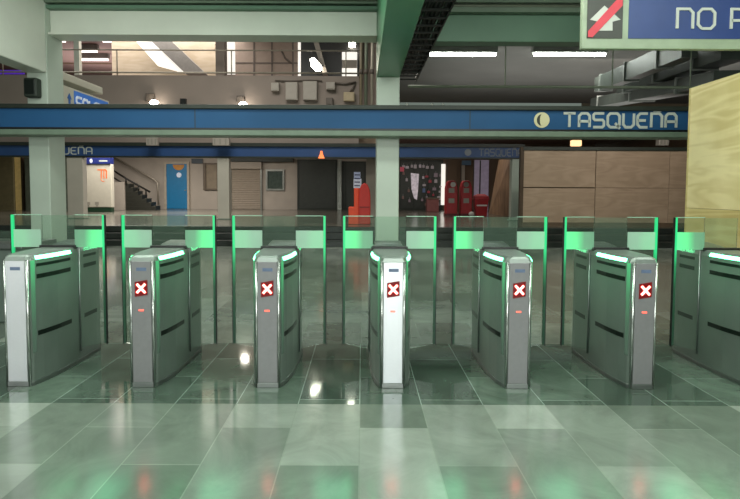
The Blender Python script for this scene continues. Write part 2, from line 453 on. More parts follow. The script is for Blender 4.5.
obj('cornice', B(x1c+.001, 13.79, 7.76, 8.2, zr1+.13, 4.5), 'flange', t)
obj('conduit', tube(bmesh.new(), [(x1c+.001, 7.83, zr1+.1), (13.7, 7.83, zr1+.1)], .025), 'pipe', t)

# the blue name beam
yb = 7.5
def zat(v, Y, u=362): return at(u, v, Y).z
zs = [zat(v, yb) for v in (105.5, 110, 128.6, 131, 136.5)]
t = thing('name_beam', 'long blue enamelled beam with TASQUEÑA lettering above the turnstiles', 'beam', (0, yb, zs[4]))
bev(obj('top_rail', B(-9, 9, yb-.05, yb+.28, zs[1], zs[0]), 'dark_rail', t), .01)
bl = obj('blue_panel', B(-9, 9, yb, yb+.25, zs[2], zs[1]), 'blue', t)
for u in (195, 470):
    xx = at(u, 118, yb).x
    obj('panel_seam', B(xx-.006, xx+.006, yb-.002, yb, zs[2], zs[1]), 'dark_rail', bl)
obj('dark_strip', B(-9, 9, yb-.01, yb+.25, zs[3], zs[2]), 'black', t)  # thin black strip between the blue panel and the bottom flange
bev(obj('bottom_flange', B(-9, 9, yb-.06, yb+.29, zs[4], zs[3]), 'flange', t), .01)
p0, p1 = at(563, 130.5, yb), at(676, 116.5, yb)
hh = .19
bm, wd = lettering('TASQUE~A', hh, XZ(yb-.001, 0, 0), gap=.3, w=.19)
k = (p1.x-p0.x)/wd
for v in bm.verts: v.co.x *= k
bmesh.ops.translate(bm, vec=(p0.x, 0, (zs[1]+zs[2])/2-hh/2), verts=bm.verts)
obj('lettering', bm, 'letter', t)
cx, cz = at(541.5, 123, yb).x, (zs[1]+zs[2])/2
dk = obj('station_disc', disc(bmesh.new(), (cx, cz), .108, yb-.012, .011), 'cream', t)
obj('moon_mark', prism(bmesh.new(), [(cx-.07*math.cos(R(a_)), yb-.016, cz+.08*math.sin(R(a_))) for a_ in range(-90, 91, 15)] +
    [(cx-.028*math.cos(R(a_))+.0, yb-.016, cz+.08*math.sin(R(a_))) for a_ in range(75, -76, -15)], (0, .004, 0)), 'sign_black', dk)

# second blue beam, farther back
y2 = 19.0
z2 = [zat(v, y2) for v in (145, 147, 157, 158.5)]
xr = at(524, 155, y2).x
t = thing('name_beam', 'second blue name beam farther back over the hall shops', 'beam', (-4, y2, z2[3]))
obj('top_rail', B(-19.9, xr, y2-.08, y2+.2, z2[1], z2[0]+.05), 'dark_rail', t)
obj('blue_panel', B(-19.9, xr, y2, y2+.19, z2[2], z2[1]), 'blue2', t)
obj('bottom_flange', B(-19.9, xr, y2-.05, y2+.2, z2[3], z2[2]), 'dark_rail', t)
zc2 = (z2[1]+z2[2])/2
for u0, u1 in ((31, 92), (479, 522)):
    bm, wd = lettering('TASQUE~A', .24, XZ(y2-.001, 0, 0), gap=.3)
    p0, p1 = at(u0, 152, y2), at(u1, 152, y2); k = (p1.x-p0.x)/wd
    for v in bm.verts: v.co.x *= k
    bmesh.ops.translate(bm, vec=(p0.x, 0, zc2-.12), verts=bm.verts)
    obj('lettering', bm, 'letter' if u0 < 100 else 'letter_dim', t)
obj('station_disc', disc(bmesh.new(), (at(468, 152, y2).x, zc2), .12, y2-.012, .011), 'letter_dim', t)
# red-orange warning lamp on the second beam
p = at(321.5, 155, 18.9)
lt = obj('warning_lamp', prism(bmesh.new(), [(p.x-.11, 18.82, p.z-.12), (p.x+.11, 18.82, p.z-.12), (p.x+.05, 18.82, p.z+.03), (p.x+.03, 18.82, p.z+.14), (p.x-.03, 18.82, p.z+.14), (p.x-.05, 18.82, p.z+.03)], (0, .12, 0)),
         mat('orange_glow', '#ff9060', .4, em='#ff7a40', es=1.1))
tag(lt, 'small glowing orange lamp on the second blue beam', 'lamp')

# ------------------------------------------------------------------ turnstiles
PROF = [(0, .082), (.03, .104), (.12, .128), (.28, .152), (.58, .165), (.88, .162), (.96, .152), (.985, .135)]
def sw(y):
    for (a, wa), (b_, wb) in zip(PROF, PROF[1:]):
        if a <= y <= b_: return wa+(wb-wa)*(y-a)/(b_-a)
    return PROF[-1][1]
YF = 3.965
def ring(X, z, inset=0, plan=PROF):
    pts = [(X+max(.02, w-inset), YF+y+(inset*.5 if y < .02 else 0), z) for y, w in plan]
    return pts + [(X-max(.02, w-inset), YF+y+(inset*.5 if y < .02 else 0), z) for y, w in reversed(plan)]

def gate(X, label, cross=True, wings=('l', 'r'), bright=('pale', 'pale'), face='face'):
    t = thing('turnstile', label, 'turnstile', (X, YF+.6, 0), 'row of glass-winged turnstiles')
    body = obj('cabinet', loft(bmesh.new(), [ring(X, .0), ring(X, .955), ring(X, .985, .012), ring(X, 1.0, .035)]), 'steel_side', t)
    bev(obj('kick_plate', loft(bmesh.new(), [[(p[0]+(.004 if p[0] > X else -.004), p[1]-.004, p[2]) for p in ring(X, 0)], [(p[0]+(.004 if p[0] > X else -.004), p[1]-.004, p[2]) for p in ring(X, .035)]]), 'steel', t), .003)
    fp = bev(obj('front_panel', B(X-.072, X+.072, YF-.006, YF+.004, .04, .955), face, t), .002)
    for s in (-1, 1):
        obj('corner_trim', tube(bmesh.new(), [(X+s*.083, YF+.006, .0), (X+s*.083, YF+.006, .96)], .0115), 'steel_trim', t, True)
        # reflected led glow painted as emission on the bevel beside the front
        x_0, x_1 = X+s*.096, X+s*.111
        obj('painted_corner_glow', prism(bmesh.new(), [(X+s*.1, YF+.022, .25), (X+s*.1105, YF+.055, .25), (X+s*.1105, YF+.055, .955), (X+s*.1, YF+.022, .955)], (s*.003, -.0015, 0)), 'corner', t)
        # led bar on the top edge
        ys = [.07+.4*k/6 for k in range(7)]
        rg = [[(X+s*(sw(y)+.001), YF+y, .958), (X+s*(sw(y)+.003), YF+y, .963), (X+s*(sw(y)-.009), YF+y, .985), (X+s*(sw(y)-.016), YF+y, .98)] for y in ys]
        obj('led_bar', loft(bmesh.new(), rg), 'led', t)
        for (ya, yb_) in ((.07, .46), (.66, .88)):
            for z, h in ((.915, .012), (.828, .017), (.392, .018)):
                ys = [ya+(yb_-ya)*k/5 for k in range(6)]
                rg = [[(X+s*(sw(y)+.0025), YF+y, z-h), (X+s*(sw(y)+.0025), YF+y, z+h), (X+s*(sw(y)-.006), YF+y, z+h), (X+s*(sw(y)-.006), YF+y, z-h)] for y in ys]
                obj('side_slot', loft(bmesh.new(), rg), 'slot', t)
    # top plate, glass clamp and rear lid
    bev(obj('glass_clamp', B(X-.155, X+.155, YF+.555, YF+.605, .99, 1.018), 'black', t), .004)
    bev(obj('rear_lid', prism(bmesh.new(), [(X-.12, YF+.64, 1.0), (X-.12, YF+.97, 1.0), (X-.12, YF+.94, 1.035), (X-.12, YF+.75, 1.02)], (.24, 0, 0)), 'steel', t), .006)
    obj('fixed_pane', B(X-.138, X+.138, YF+.575, YF+.585, 1.018, 1.272), 'pane_glass', t)
    if cross:
        z0 = .752
        d = obj('display', prism(bmesh.new(), [(X-.047, YF-.0065, z0-.062), (X+.047, YF-.0065, z0-.046), (X+.047, YF-.0065, z0+.066), (X-.047, YF-.0065, z0+.05)], (0, -.004, 0)), 'red_panel', t)
        cb = bmesh.new()
        for sg in (-1, 1):
            ribbon(cb, [(-.031, -.033*sg), (.031, .033*sg)], .016, lambda a_, b_, d_: (X+a_, YF-.0108-d_, z0+.002+b_), .002+.0005*sg)
        obj('cross_light', cb, 'cross', d)
        obj('status_light', B(X-.02, X+.016, YF-.009, YF-.0055, .583, .594), 'red_dash', t)
    obj('sticker', B(X-.035, X+.04, YF-.0075, YF-.0055, .885, .91), 'sticker', t)
    for side in wings:
        s = -1 if side == 'l' else 1
        yw = YF+.575
        pts = [(X+s*.166, yw, .13), (X+s*.385, yw, .175), (X+s*.385, yw, 1.272), (X+s*.142, yw, 1.272), (X+s*.142, yw, 1.005), (X+s*.166, yw, .99)]
        w = obj('glass_wing', prism(bmesh.new(), pts, (0, .01, 0)), 'wing_glass', t)
        xa, xb = sorted((X+s*.143, X+s*.377))
        obj('frosted_band', B(xa, xb, yw-.006, yw-.001, 1.0, 1.15), 'band_%s_%s' % (side, bright[0 if s < 0 else 1]), w)
        xa, xb = sorted((X+s*.378, X+s*.396))
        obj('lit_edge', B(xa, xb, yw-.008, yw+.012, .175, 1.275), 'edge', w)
        xa, xb = sorted((X+s*.396, X+s*.403))
        obj('edge_seal', B(xa, xb, yw-.008, yw+.014, .165, 1.275), 'edge_back', w)
        obj('top_rim', B(min(X+s*.142, X+s*.378), max(X+s*.142, X+s*.378), yw-.001, yw+.011, 1.2722, 1.278), 'glass_rim', w)
        obj('hinge_post', tube(bmesh.new(), [(X+s*.172, yw+.004, .1), (X+s*.172, yw+.004, .985)], .006), 'steel', t, True)
    return t

M['glass_rim'] = mat('pale_glass_rim', '#8fb09c', .3)
PX = .942
G0 = .236
gate(G0-3*PX, 'steel turnstile with a plain blank front and no red cross', cross=False, wings=('l', 'r'), bright=('pale', 'bright'), face='face_steel')
gate(G0-2*PX, 'steel turnstile with red cross beside the plain-fronted one, right flank lit green', bright=('pale', 'bright'))
gate(G0-PX, 'steel turnstile with red cross, one left of the one before the central column', bright=('pale', 'pale'))
gate(G0, 'bright-fronted steel turnstile with red cross before the central column', bright=('bright', 'pale'), face='face_steel')
gate(G0+PX, 'steel turnstile with red cross, one right of the one before the central column', bright=('bright', 'pale'))
gate(G0+2*PX, 'steel turnstile with red cross beside the turnstile cut off by the picture edge', bright=('bright', 'pale'))
gate(G0+3*PX, 'turnstile in front of the yellow plywood panel, its front cut off', wings=('l',), bright=('bright', 'pale'))

# grey gate box left of the first turnstile, farther back
p = at(24, 240, 5.9)
t = thing('gate_box', 'low grey-green steel gate box behind the plain-fronted turnstile', 'gate', (p.x-.7, 6.2, 0))
bev(obj('cabinet', B(p.x-1.3, p.x-.02, 5.9, 6.5, 0, p.z-.1), 'skip_grey', t), .02)
bev(obj('top_plate', B(p.x-1.35, p.x, 5.86, 6.54, p.z-.1, p.z-.04), 'steel', t), .01)
obj('glass_rail', B(p.x-1.3, p.x-.05, 6.2, 6.22, p.z-.04, p.z+.08), 'pane_glass', t)

# ------------------------------------------------------------------ near plywood panel on the far right
xp = at(687.5, 190, 6.0).x
zt = at(687.5, 88, 6.0).z
t = thing('plywood_panel', 'tall yellow plywood panel with wavy grain behind the cut-off turnstile', 'panel', (xp, 5, 0))
obj('board', B(xp, xp+.03, 3.6, 6.0, 1.32, zt), 'ply_near', t)
obj('board', B(xp, xp+.03, 3.6, 6.0, 0, 1.316), 'ply_low', t)
obj('edge_batten', B(xp-.002, xp+.03, 6.0, 6.03, 0, zt), 'ply_low', t)

# ------------------------------------------------------------------ hanging NO P... sign
ys = 5.0
q = lambda u, v: at(u, v, ys)
xl, zbm = q(582, 40).x, q(640, 49).z
ztp = q(640, -10).z; xr_ = xl+2.6
t = thing('hanging_sign', 'hanging blue sign with crossed-out arrow and letters NO P', 'sign', ((xl+xr_)/2, ys, zbm))
bev(obj('housing', B(xl, xr_, ys, ys+.06, zbm, ztp), 'sign_frame', t), .008)
xi0, xi1 = q(587, 20).x, q(622.5, 20).x
zi0 = q(605, 38.5).z; zi1 = q(605, -4).z
pic = obj('pictogram_panel', B(xi0, xi1, ys-.006, ys, zi0, zi1), 'sign_black', t)
cxp, czp = (xi0+xi1)/2, q(605, 20).z
def ap(u, v, d=.008): 
    pp = q(u, v); return (pp.x, ys-d, pp.z)
obj('arrow', prism(bmesh.new(), [ap(604, 6), ap(620, 20), ap(612, 22), ap(612, 31), ap(598, 31), ap(598, 22), ap(589.5, 20)], (0, -.003, 0)), 'letter', pic)
obj('red_slash', prism(bmesh.new(), [ap(587.5, 37.5, .012), ap(592, 37.5, .012), ap(622, 6, .012), ap(622, -3, .012), ap(619, -3, .012), ap(587.5, 31.5, .012)], (0, -.003, 0)), 'sign_red', pic)
xb0 = q(628.5, 20).x
bp_ = obj('blue_panel', B(xb0, xr_-.03, ys-.006, ys, zi0, zi1), 'sign_blue', t)
hh = q(640, 9).z - q(640, 28.5).z
zz = q(690, 29).z
xx = q(676.5, 20).x
for wd_, dx_ in (('NO', 0), ('P', hh*(.85*.95+.9*.95+.56+.5*.95+.12))):
    bm, wd = lettering(wd_, hh, XZ(ys-.007, xx+dx_, zz), w=.13, gap=.28, sx=.95)
    obj('lettering', bm, 'letter', bp_)
for u in (629, 960):
    xx = q(u, 0).x
    obj('hanger_rod', tube(bmesh.new(), [(xx, ys+.2, ztp+.0-.5*0), (xx, ys+.2, 4.5)], .012), 'black', t)

# SALIDA sign, hung lengthwise beyond the blue beam
xs_ = at(63.5, 87, 9.0).x
z_t = at(63.5, 85, 9.0).z
t = thing('exit_sign', 'white and blue SALIDA sign seen edge-on beyond the white girder column', 'sign', (xs_, 9.8, z_t-.42))
bev(obj('housing', B(xs_-.12, xs_, 9.0, 10.6, z_t-.42, z_t), 'kiosk', t), .006)
bp_ = obj('blue_panel', B(xs_, xs_+.004, 9.32, 10.56, z_t-.39, z_t-.03), mat('salida_blue', '#2a5ea6', .4, em='#2a5ea6', es=.4), t)
to = lambda a_, b_, d_: (xs_+.005+d_, 9.36+a_, z_t-.35+b_)
bm, wd = lettering('SALIDA', .22, to, w=.2, gap=.22)
for v in bm.verts: v.co.y = 9.38+(v.co.y-9.36)*1.08/wd
bmesh.ops.recalc_face_normals(bm, faces=bm.faces)
obj('lettering', bm, 'white_sheet', bp_)
obj('arrow_mark', prism(bmesh.new(), [(xs_, 9.1, z_t-.2), (xs_, 9.17, z_t-.1), (xs_, 9.24, z_t-.2), (xs_, 9.2, z_t-.2), (xs_, 9.2, z_t-.33), (xs_, 9.14, z_t-.33), (xs_, 9.14, z_t-.2)], (.005, 0, 0)), mat('salida_arrow', '#2a5ea6', .4), t)
z_l = at(62, 78, 9.0).z
o = obj('cable_duct', B(xs_-.3, xs_-.02, 8.3, 10.4, z_l-.02, z_l+.11), 'kiosk'); bev(o, .01)
tag(o, 'pale square duct hung just above the SALIDA sign', 'duct')

# dark loudspeaker on the left column
pa, pb = at(26.5, 78.5, 7.75), at(40.5, 98, 7.75)
t = thing('speaker_box', 'dark rounded box fixed under the white girder on the column', 'box', ((pa.x+pb.x)/2, 7.72, pb.z))
bev(obj('housing', B(pa.x, pb.x, 7.66, 7.8, pb.z, pa.z), mat('dark_box', '#283028', .6), t), .03, 3)
bev(obj('grille', B(pa.x+.03, pb.x-.03, 7.652, 7.66, pb.z+.04, pa.z-.03), 'slot', t), .002)

# ------------------------------------------------------------------ mezzanine
ym = 19.3
zp0, zp1 = 4.2, at(200, 75.5, ym).z
xl, xr2 = at(40, 90, ym).x, at(359, 90, ym).x
struct('wall_mezzanine', B(-19.9, xr2, ym, ym+.22, z2[0]+.06, zp1), 'parapet')
t = thing('handrail', 'thin metal handrail along the top of the mezzanine wall', 'railing', (-5, ym+.1, zp1))
obj('rail', tube(bmesh.new(), [(-19, ym+.1, zp1+.12), (xr2, ym+.1, zp1+.12)], .03), 'rail_metal', t, True)
zr = at(200, 49.5, ym).z
obj('rail', tube(bmesh.new(), [(-19, ym+.1, zr), (xr2, ym+.1, zr)], .025), 'rail_metal', t, True)
for k in range(5):
    xx = -17+k*4.1
    if xx < xr2: obj('post', tube(bmesh.new(), [(xx, ym+.1, zp1), (xx, ym+.1, zr)], .022), 'rail_metal', t, True)

yu = 23.0
def up(name, label, cat, u0, u1, v0, v1, m, Y=yu, th=.1, group=None, bevel=0):
    a_, b_ = at(u0, v1, Y), at(u1, v0, Y)
    o = obj(name, B(a_.x, b_.x, Y, Y+th, a_.z, b_.z), m)
    if bevel: bev(o, bevel)
    return tag(o, label, cat, group)
struct('wall_upper', B(at(200, 60, yu+.3).x, .6, yu+.3, yu+.5, 4.4, 8.1), 'parapet')
struct('wall_upper_far', B(-20, at(205, 60, yu+.3).x, 33, 33.2, 4.4, 8.3), 'ceil_pink')
up('hoarding', 'cream plywood hoarding lit by the slanting light on the mezzanine', 'panel', 112.5, 217, 37, 90, 'ply_up', Y=22.4)
# escalator-like slanting truss
a_, b_ = at(146, 36, 21.6), at(196, 78, 21.6)
t = thing('stair_flight', 'white underside of a slanting stair flight above the mezzanine', 'stairs', (a_.x, 21.6, b_.z))
pa, pb, pc, pd = at(146, 36, 21.6), at(166, 36, 21.6), at(206, 74, 21.6), at(186, 74, 21.6)
obj('stringer', prism(bmesh.new(), [pa, pb, pc, pd], (0, .5, 0)), mat('stringer_grey', '#8f8c88', .5), t)
pa, pb, pc, pd = at(134, 39, 21.9), at(146, 37, 21.9), at(194, 76, 21.9), at(158, 66, 21.9)
obj('lit_soffit', prism(bmesh.new(), [pa, pb, pc, pd], (0, .05, 0)), 'white_lit', t)  # glow below the flight, put into the soffit's own emission
t = thing('mezzanine_column', 'brown-grey column standing behind the mezzanine wall', 'column', (at(220, 60, 20.2).x, 20.2, 4.4))
obj('shaft', B(at(215.5, 60, 20.2).x, at(224.5, 60, 20.2).x, 20.2, 20.6, 4.4, 8.1), 'parapet', t)
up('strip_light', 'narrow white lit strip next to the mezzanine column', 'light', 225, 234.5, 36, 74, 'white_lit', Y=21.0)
t = thing('partition', 'pinkish-grey panelled partition with dark seams on the mezzanine', 'panel', (at(265, 60, 22.5).x, 22.5, 4.4))
a_, b_ = at(235, 90, 22.5), at(298, 30, 22.5)
pn = obj('board', B(a_.x, b_.x, 22.5, 22.6, 4.4, 8.1), mat('panel_board', '#9a8a7e', .6, vary=.06), t)
for u in (254, 272, 293):
    xx = at(u, 60, 22.5).x; obj('seam', B(xx-.03, xx+.03, 22.47, 22.5, 4.4, 8.1), 'box_dark', pn)
zz = at(260, 63, 22.5).z; obj('seam', B(a_.x, b_.x, 22.475, 22.5, zz-.025, zz+.025), 'box_dark', pn)
pp = [at(u, v, 22.4) for u, v in ((281, 50), (285, 58), (291, 63))]
tag(obj('hose', tube(bmesh.new(), pp, .04), 'box_dark', None, True), 'thin dark hose hanging on the mezzanine partition', 'hose')
up('dark_opening', 'dark opening with a floodlight at the end of the mezzanine', 'opening', 299, 360, 30, 78, 'black', Y=22.45, th=.05)  # black sheet; the darkness of the opening is put into its colour
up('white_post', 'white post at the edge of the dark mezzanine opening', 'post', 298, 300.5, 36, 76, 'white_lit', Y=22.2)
pa, pb, pc, pd = at(313, 40, 21.4), at(318, 40, 21.4), at(327.5, 74, 21.4), at(322.5, 74, 21.4)
tag(obj('slanting_strut', prism(bmesh.new(), [pa, pb, pc, pd], (0, .3, 0)), 'box_beige'), 'grey slanting strut inside the dark mezzanine opening', 'strut')
pa = at(315.5, 64, 21.2)
t = thing('floodlight', 'bright white floodlight hanging in the dark mezzanine opening', 'light', pa)
obj('lens', prism(bmesh.new(), [at(310, 59, 21.2), at(314, 57.5, 21.2), at(321.5, 66, 21.2), at(321, 70.5, 21.2), at(316, 71, 21.2), at(311, 66, 21.2)], (0, .04, 0)), 'lamp_glow', t)
obj('housing', prism(bmesh.new(), [at(309.5, 58, 21.26), at(315, 56, 21.26), at(323, 66, 21.26), at(315, 72, 21.26)], (0, .15, 0)), 'black', t)
obj('bracket', tube(bmesh.new(), [at(313, 58, 21.2), at(312, 52, 21.2)], .03), 'black', t)
t = thing('lit_cabinet', 'white cabinet catching light beside the dark mezzanine opening', 'cabinet', at(350, 76, 21.8))
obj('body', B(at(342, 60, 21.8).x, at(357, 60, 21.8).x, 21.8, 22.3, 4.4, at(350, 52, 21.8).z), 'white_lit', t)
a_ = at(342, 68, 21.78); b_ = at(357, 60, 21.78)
obj('painted_shade_band', B(a_.x, b_.x, 21.77, 21.8, a_.z, b_.z), 'box_beige', t)  # beige strip painting the shade across the white cabinet
up('wall_lamp', 'small bright lamp above the white mezzanine cabinet', 'lamp', 349, 355.5, 41.5, 47, 'lamp_glow', Y=21.9, bevel=.03)

# boxes on the mezzanine parapet
BOX = [((271, 279, 82.5, 91), 'box_beige', 'small square electrical box, first of the row on the parapet'),
       ((285.5, 297.5, 82, 100), 'box_beige', 'tall electrical cabinet on the parapet with shadow at its side'),
       ((303, 317, 81, 100), 'box_beige', 'widest electrical cabinet on the parapet'),
       ((326, 335, 82, 89.5), 'box_beige', 'small square box by the wide cabinet with conduit running right'),
       ((343.5, 354.5, 92, 101), mat('box_cream', '#b3a183', .5), 'cream box set low at the end of the parapet'),
       ((236.5, 244, 95.5, 102), 'box_dark', 'brown socket box above the second parapet spot lamp'),
       ((326, 333, 97.5, 105), 'box_dark', 'brown socket box low between the wide cabinet and cream box'),
       ((145.5, 153, 93, 101), 'box_dark', 'brown box above the first parapet spot lamp')]
for (u0, u1, v0, v1), m, lab in BOX:
    a_, b_ = at(u0, v1, ym-.2), at(u1, v0, ym-.2)
    t = thing('electrical_box', lab, 'box', ((a_.x+b_.x)/2, ym-.1, a_.z), 'boxes on the mezzanine parapet')
    bev(obj('housing', B(a_.x, b_.x, ym-.2, ym-.001, a_.z, b_.z), m, t), .015)
    bev(obj('cover', B(a_.x+.03, b_.x-.03, ym-.215, ym-.2, a_.z+.03, b_.z-.03), m, t), .006)
pts = [at(u, v, ym-.06) for u, v in ((335, 83), (345, 84), (356, 82), (353, 88), (350, 92))]
tag(obj('conduit', tube(bmesh.new(), pts, .035), 'box_dark', None, True), 'bent conduit joining the last boxes on the parapet', 'pipe')
pts = [at(u, v, ym-.06) for u, v in ((275, 80.5), (290, 81), (310, 80), (322, 81))]
tag(obj('conduit', tube(bmesh.new(), pts, .02), 'box_dark', None, True), 'thin conduit above the tall parapet cabinets', 'pipe')
for u, v, lab in ((154, 103, 'first small glowing spot lamp at the foot of the parapet'), (243, 105, 'second small glowing spot lamp, under the brown socket box')):
    p = at(u, v-.5, ym-.35)
    t = thing('spot_lamp', lab, 'lamp', p, 'spot lamps on the parapet')
    obj('lens', ellipsoid(bmesh.new(), p, .15, .08, .09), 'lamp_glow', t, True)
    obj('bracket', tube(bmesh.new(), [p+Vector((-.05, .05, .05)), p+Vector((-.15, .33, .2))], .04), 'black', t)
p = at(183, 102, ym-.1)
tag(obj('socket', B(p.x-.1, p.x+.1, ym-.12, ym-.001, p.z-.12, p.z+.12), 'black'), 'small black socket on the parapet between the two spot lamps', 'socket')
# vertical pipes left of the central column
for u, r_, m, lab in ((361, .05, 'brown_pipe', 'brown pipe rising at the end of the parapet'), (366, .06, 'pipe', 'thick dull green pipe beside the brown pipe'),
                      (372, .05, 'rail_metal', 'pale pipe closest to the central column')):
    xx = at(u, 70, 18.0).x
    t = thing('riser_pipe', lab, 'pipe', (xx, 18.0, 3.0), 'riser pipes by the central column')
    obj('pipe', tube(bmesh.new(), [(xx, 18.0, 3.6), (xx, 18.0, 8)], r_), m, t, True)
    obj('collar', tube(bmesh.new(), [(xx, 18.0, 5.4), (xx, 18.0, 5.55)], r_*1.35), 'box_dark', t, True)
# mezzanine tubes (far)
for u0, u1, v, lab in ((58, 65, 40.3, 'far tube light at the edge of the column'), (78.5, 97, 50.5, 'far tube light, second row'), (80.5, 108, 59, 'longest far tube light, nearest the mezzanine wall'), (103, 113, 40.5, 'far tube light by the plywood hoarding')):
    Y = (8.0-H)*F/(192-v)
    a_, b_ = at(u0, v, Y), at(u1, v, Y)
    t = thing('tube_light', lab+' under the pinkish ceiling', 'light', ((a_.x+b_.x)/2, Y, a_.z), 'far tube lights over the mezzanine')
    obj('tube', B(a_.x, b_.x, Y-.06, Y+.06, a_.z-.07, a_.z+.02), 'tube_pink', t)
    obj('housing', B(a_.x-.05, b_.x+.05, Y-.1, Y+.1, a_.z+.02, 8.1), 'tube_house', t)
a_ = at(84, 62, 30)
for k, v in enumerate((62.5, 69.5)):
    Y = 28+2.2*k
    zz = at(90, v, Y).z
    tag(obj('ceiling_beam', B(at(60, v, Y).x, at(112, v, Y).x, Y, Y+.3, zz, 8.09), 'wall_brown'), ('nearer' if k == 0 else 'farther')+' brown cross-joist under the pinkish mezzanine ceiling', 'joist')
t = thing('mezzanine_column', 'pale slim post at the start of the mezzanine wall', 'post', (at(76, 60, 20).x, 20, 4.4))
obj('shaft', B(at(74, 60, 20).x, at(79, 60, 20).x, 20, 20.2, 4.4, 8.1), 'beam_white', t)
o = obj('neon_strip', B(at(-8, 72, 24).x, at(24, 72, 24).x, 24, 24.06, at(5, 74, 24).z, at(5, 70, 24).z), 'purple')
tag(o, 'purple lit strip beneath the white girder', 'light')

# ------------------------------------------------------------------ right-hand ceiling services
for u0, u1, v, lab in ((430, 495.5, 54.3, 'bright white ceiling tube light beside the cable tray'), (534, 605, 54.3, 'bright white ceiling tube light left of the ducts')):
    Y = 12.0
    a_, b_ = at(u0, v, Y), at(u1, v, Y)
    t = thing('tube_light', lab, 'light', ((a_.x+b_.x)/2, Y, a_.z))
    obj('tube', tube(bmesh.new(), [(a_.x, Y, a_.z), (b_.x, Y, a_.z)], .036), 'tube_light', t, True)
    bev(obj('housing', B(a_.x-.04, b_.x+.04, Y-.07, Y+.07, a_.z+.032, 4.72), 'tube_house', t), .01)
t = thing('cable_tray', 'dark cable tray running overhead along the green girder', 'cable tray', (.8, 6, 3.55))
zt_ = 3.62
for xx in (.60, 1.03):
    obj('side_rail', B(xx-.012, xx+.012, 2, 10.5, zt_, zt_+.09), 'tray', t)
for k in range(28):
    obj('rung', B(.6, 1.03, 2.2+k*.3, 2.24+k*.3, zt_, zt_+.02), 'tray', t)
for k in range(12):
    xx = .63+k*.034
    obj('cable', tube(bmesh.new(), [(xx+.01*math.sin(y*1.3+k), y, zt_+.045+.022*(k % 2)) for y in [2+.5*i for i in range(17)]], .022, 8), 'cable', t, True)
for y in (3.5, 6, 9):
    obj('hanger', tube(bmesh.new(), [(1.03, y, zt_), (1.03, y, 4.5)], .01), 'tray', t)
z_ = at(560, 87, 8.3).z
t = thing('conduit', 'long thin grey conduit spanning above the blue name beam', 'pipe', (5, 8.3, z_))
obj('pipe', tube(bmesh.new(), [(.7, 8.3, z_), (13.7, 8.3, z_)], .022), 'pipe', t, True)
for u in (505, 612, 690):
    xx = at(u, 87, 8.3).x
    obj('hanger', tube(bmesh.new(), [(xx, 8.3, z_), (xx, 8.3, 4.72)], .01), 'pipe', t)
for (ua, va, Ya), (ub, vb, Yb), w, h, lab in (((690, 47, 8.4), (600, 85, 12.5), .12, .16, 'slanting grey duct nearest the second tube light'),
        ((735, 45, 8.4), (626, 84, 12.2), .2, .22, 'wide slanting grey duct above the plywood panel'),
        ((730, 78, 8.6), (600, 103, 14.5), .25, .12, 'low slanting grey duct just over the blue name beam')):
    A, Bp = at(ua, va, Ya), at(ub, vb, Yb)
    t = thing('air_duct', lab, 'duct', A)
    d = (Bp-A).normalized(); s_ = d.cross(Vector((0, 0, 1))).normalized(); u_ = s_.cross(d)
    rg = [[P_+s_*w+u_*h, P_-s_*w+u_*h, P_-s_*w-u_*h, P_+s_*w-u_*h] for P_ in (A, A.lerp(Bp, .5), Bp)]
    obj('casing', loft(bmesh.new(), rg), 'duct', t)
    for k in (.2, .55, .9):
        P_ = A.lerp(Bp, k)
        obj('flange', loft(bmesh.new(), [[P_+s_*(w+.03)+u_*(h+.03)+d*e, P_-s_*(w+.03)+u_*(h+.03)+d*e, P_-s_*(w+.03)-u_*(h+.03)+d*e, P_+s_*(w+.03)-u_*(h+.03)+d*e] for e in (0, .04)]), 'tube_house', t)

# ------------------------------------------------------------------ the hall behind
# brown plywood hoarding on the step edge
yw = 15.8
xa = at(523, 200, yw).x
t = thing('hoarding', 'brown plywood hoarding of several sheets behind the turnstiles', 'panel', (xa+3, yw, HALL))
zt = at(600, 150.5, yw).z; zmid = at(600, 188, yw).z
xsm = at(595.5, 190, yw).x; xs2 = at(669, 190, yw).x
for (x0, x1), (z0, z1) in [((xa, xsm-.02), (zmid+.02, zt)), ((xa, xsm-.02), (HALL+.12, zmid-.01)), ((xsm+.0, xs2-.012), (zmid+.01, zt)), ((xsm, xs2-.012), (HALL+.12, zmid)),
                           ((xs2, 12), (zmid+.01, zt)), ((xs2, 12), (HALL+.12, zmid))]:
    obj('sheet', B(x0, x1, yw, yw+.04, z0, z1), 'ply_far', t)
obj('backing_frame', B(xa, 12, yw+.041, yw+.12, HALL, zt-.02), 'batten', t)
obj('bottom_rail', B(xa-.02, 12, yw-.03, yw+.05, HALL, HALL+.12), mat('bottom_rail', '#574634', .7), t)
obj('top_rail', B(xa-.02, 12, yw-.04, yw+.12, zt, zt+.1), 'dark_rail', t)
obj('end_post', B(xa-.1, xa, yw-.02, yw+.12, HALL, zt+.1), 'batten', t)
p = at(588, 143, 19); o = obj('bulkhead_light', B(at(572, 143, 20).x, at(582, 143, 20).x, 20, 20.2, at(577, 146, 20).z, at(577, 140, 20).z), mat('warm_lamp', '#ffe0b0', .4, em='#ffc890', es=1.6))
bev(o, .03); tag(o, 'warm wall light glowing above the brown hoarding', 'light')
# leaning plywood wall
a_, b_ = at(490, 220, 24), at(512, 150, 24)
pl = [at(488.5, 216, 25), at(513, 216, 21.5), at(513, 154, 21.5), at(500, 154, 25)]
o = obj('leaning_sheet', prism(bmesh.new(), pl, (.0, .05, 0)), plywood('plywood_leaning', '#8a6f54', '#69523c', .6, 'X'))
tag(o, 'plywood sheet leaning next to the slim column, behind the red bin', 'panel')

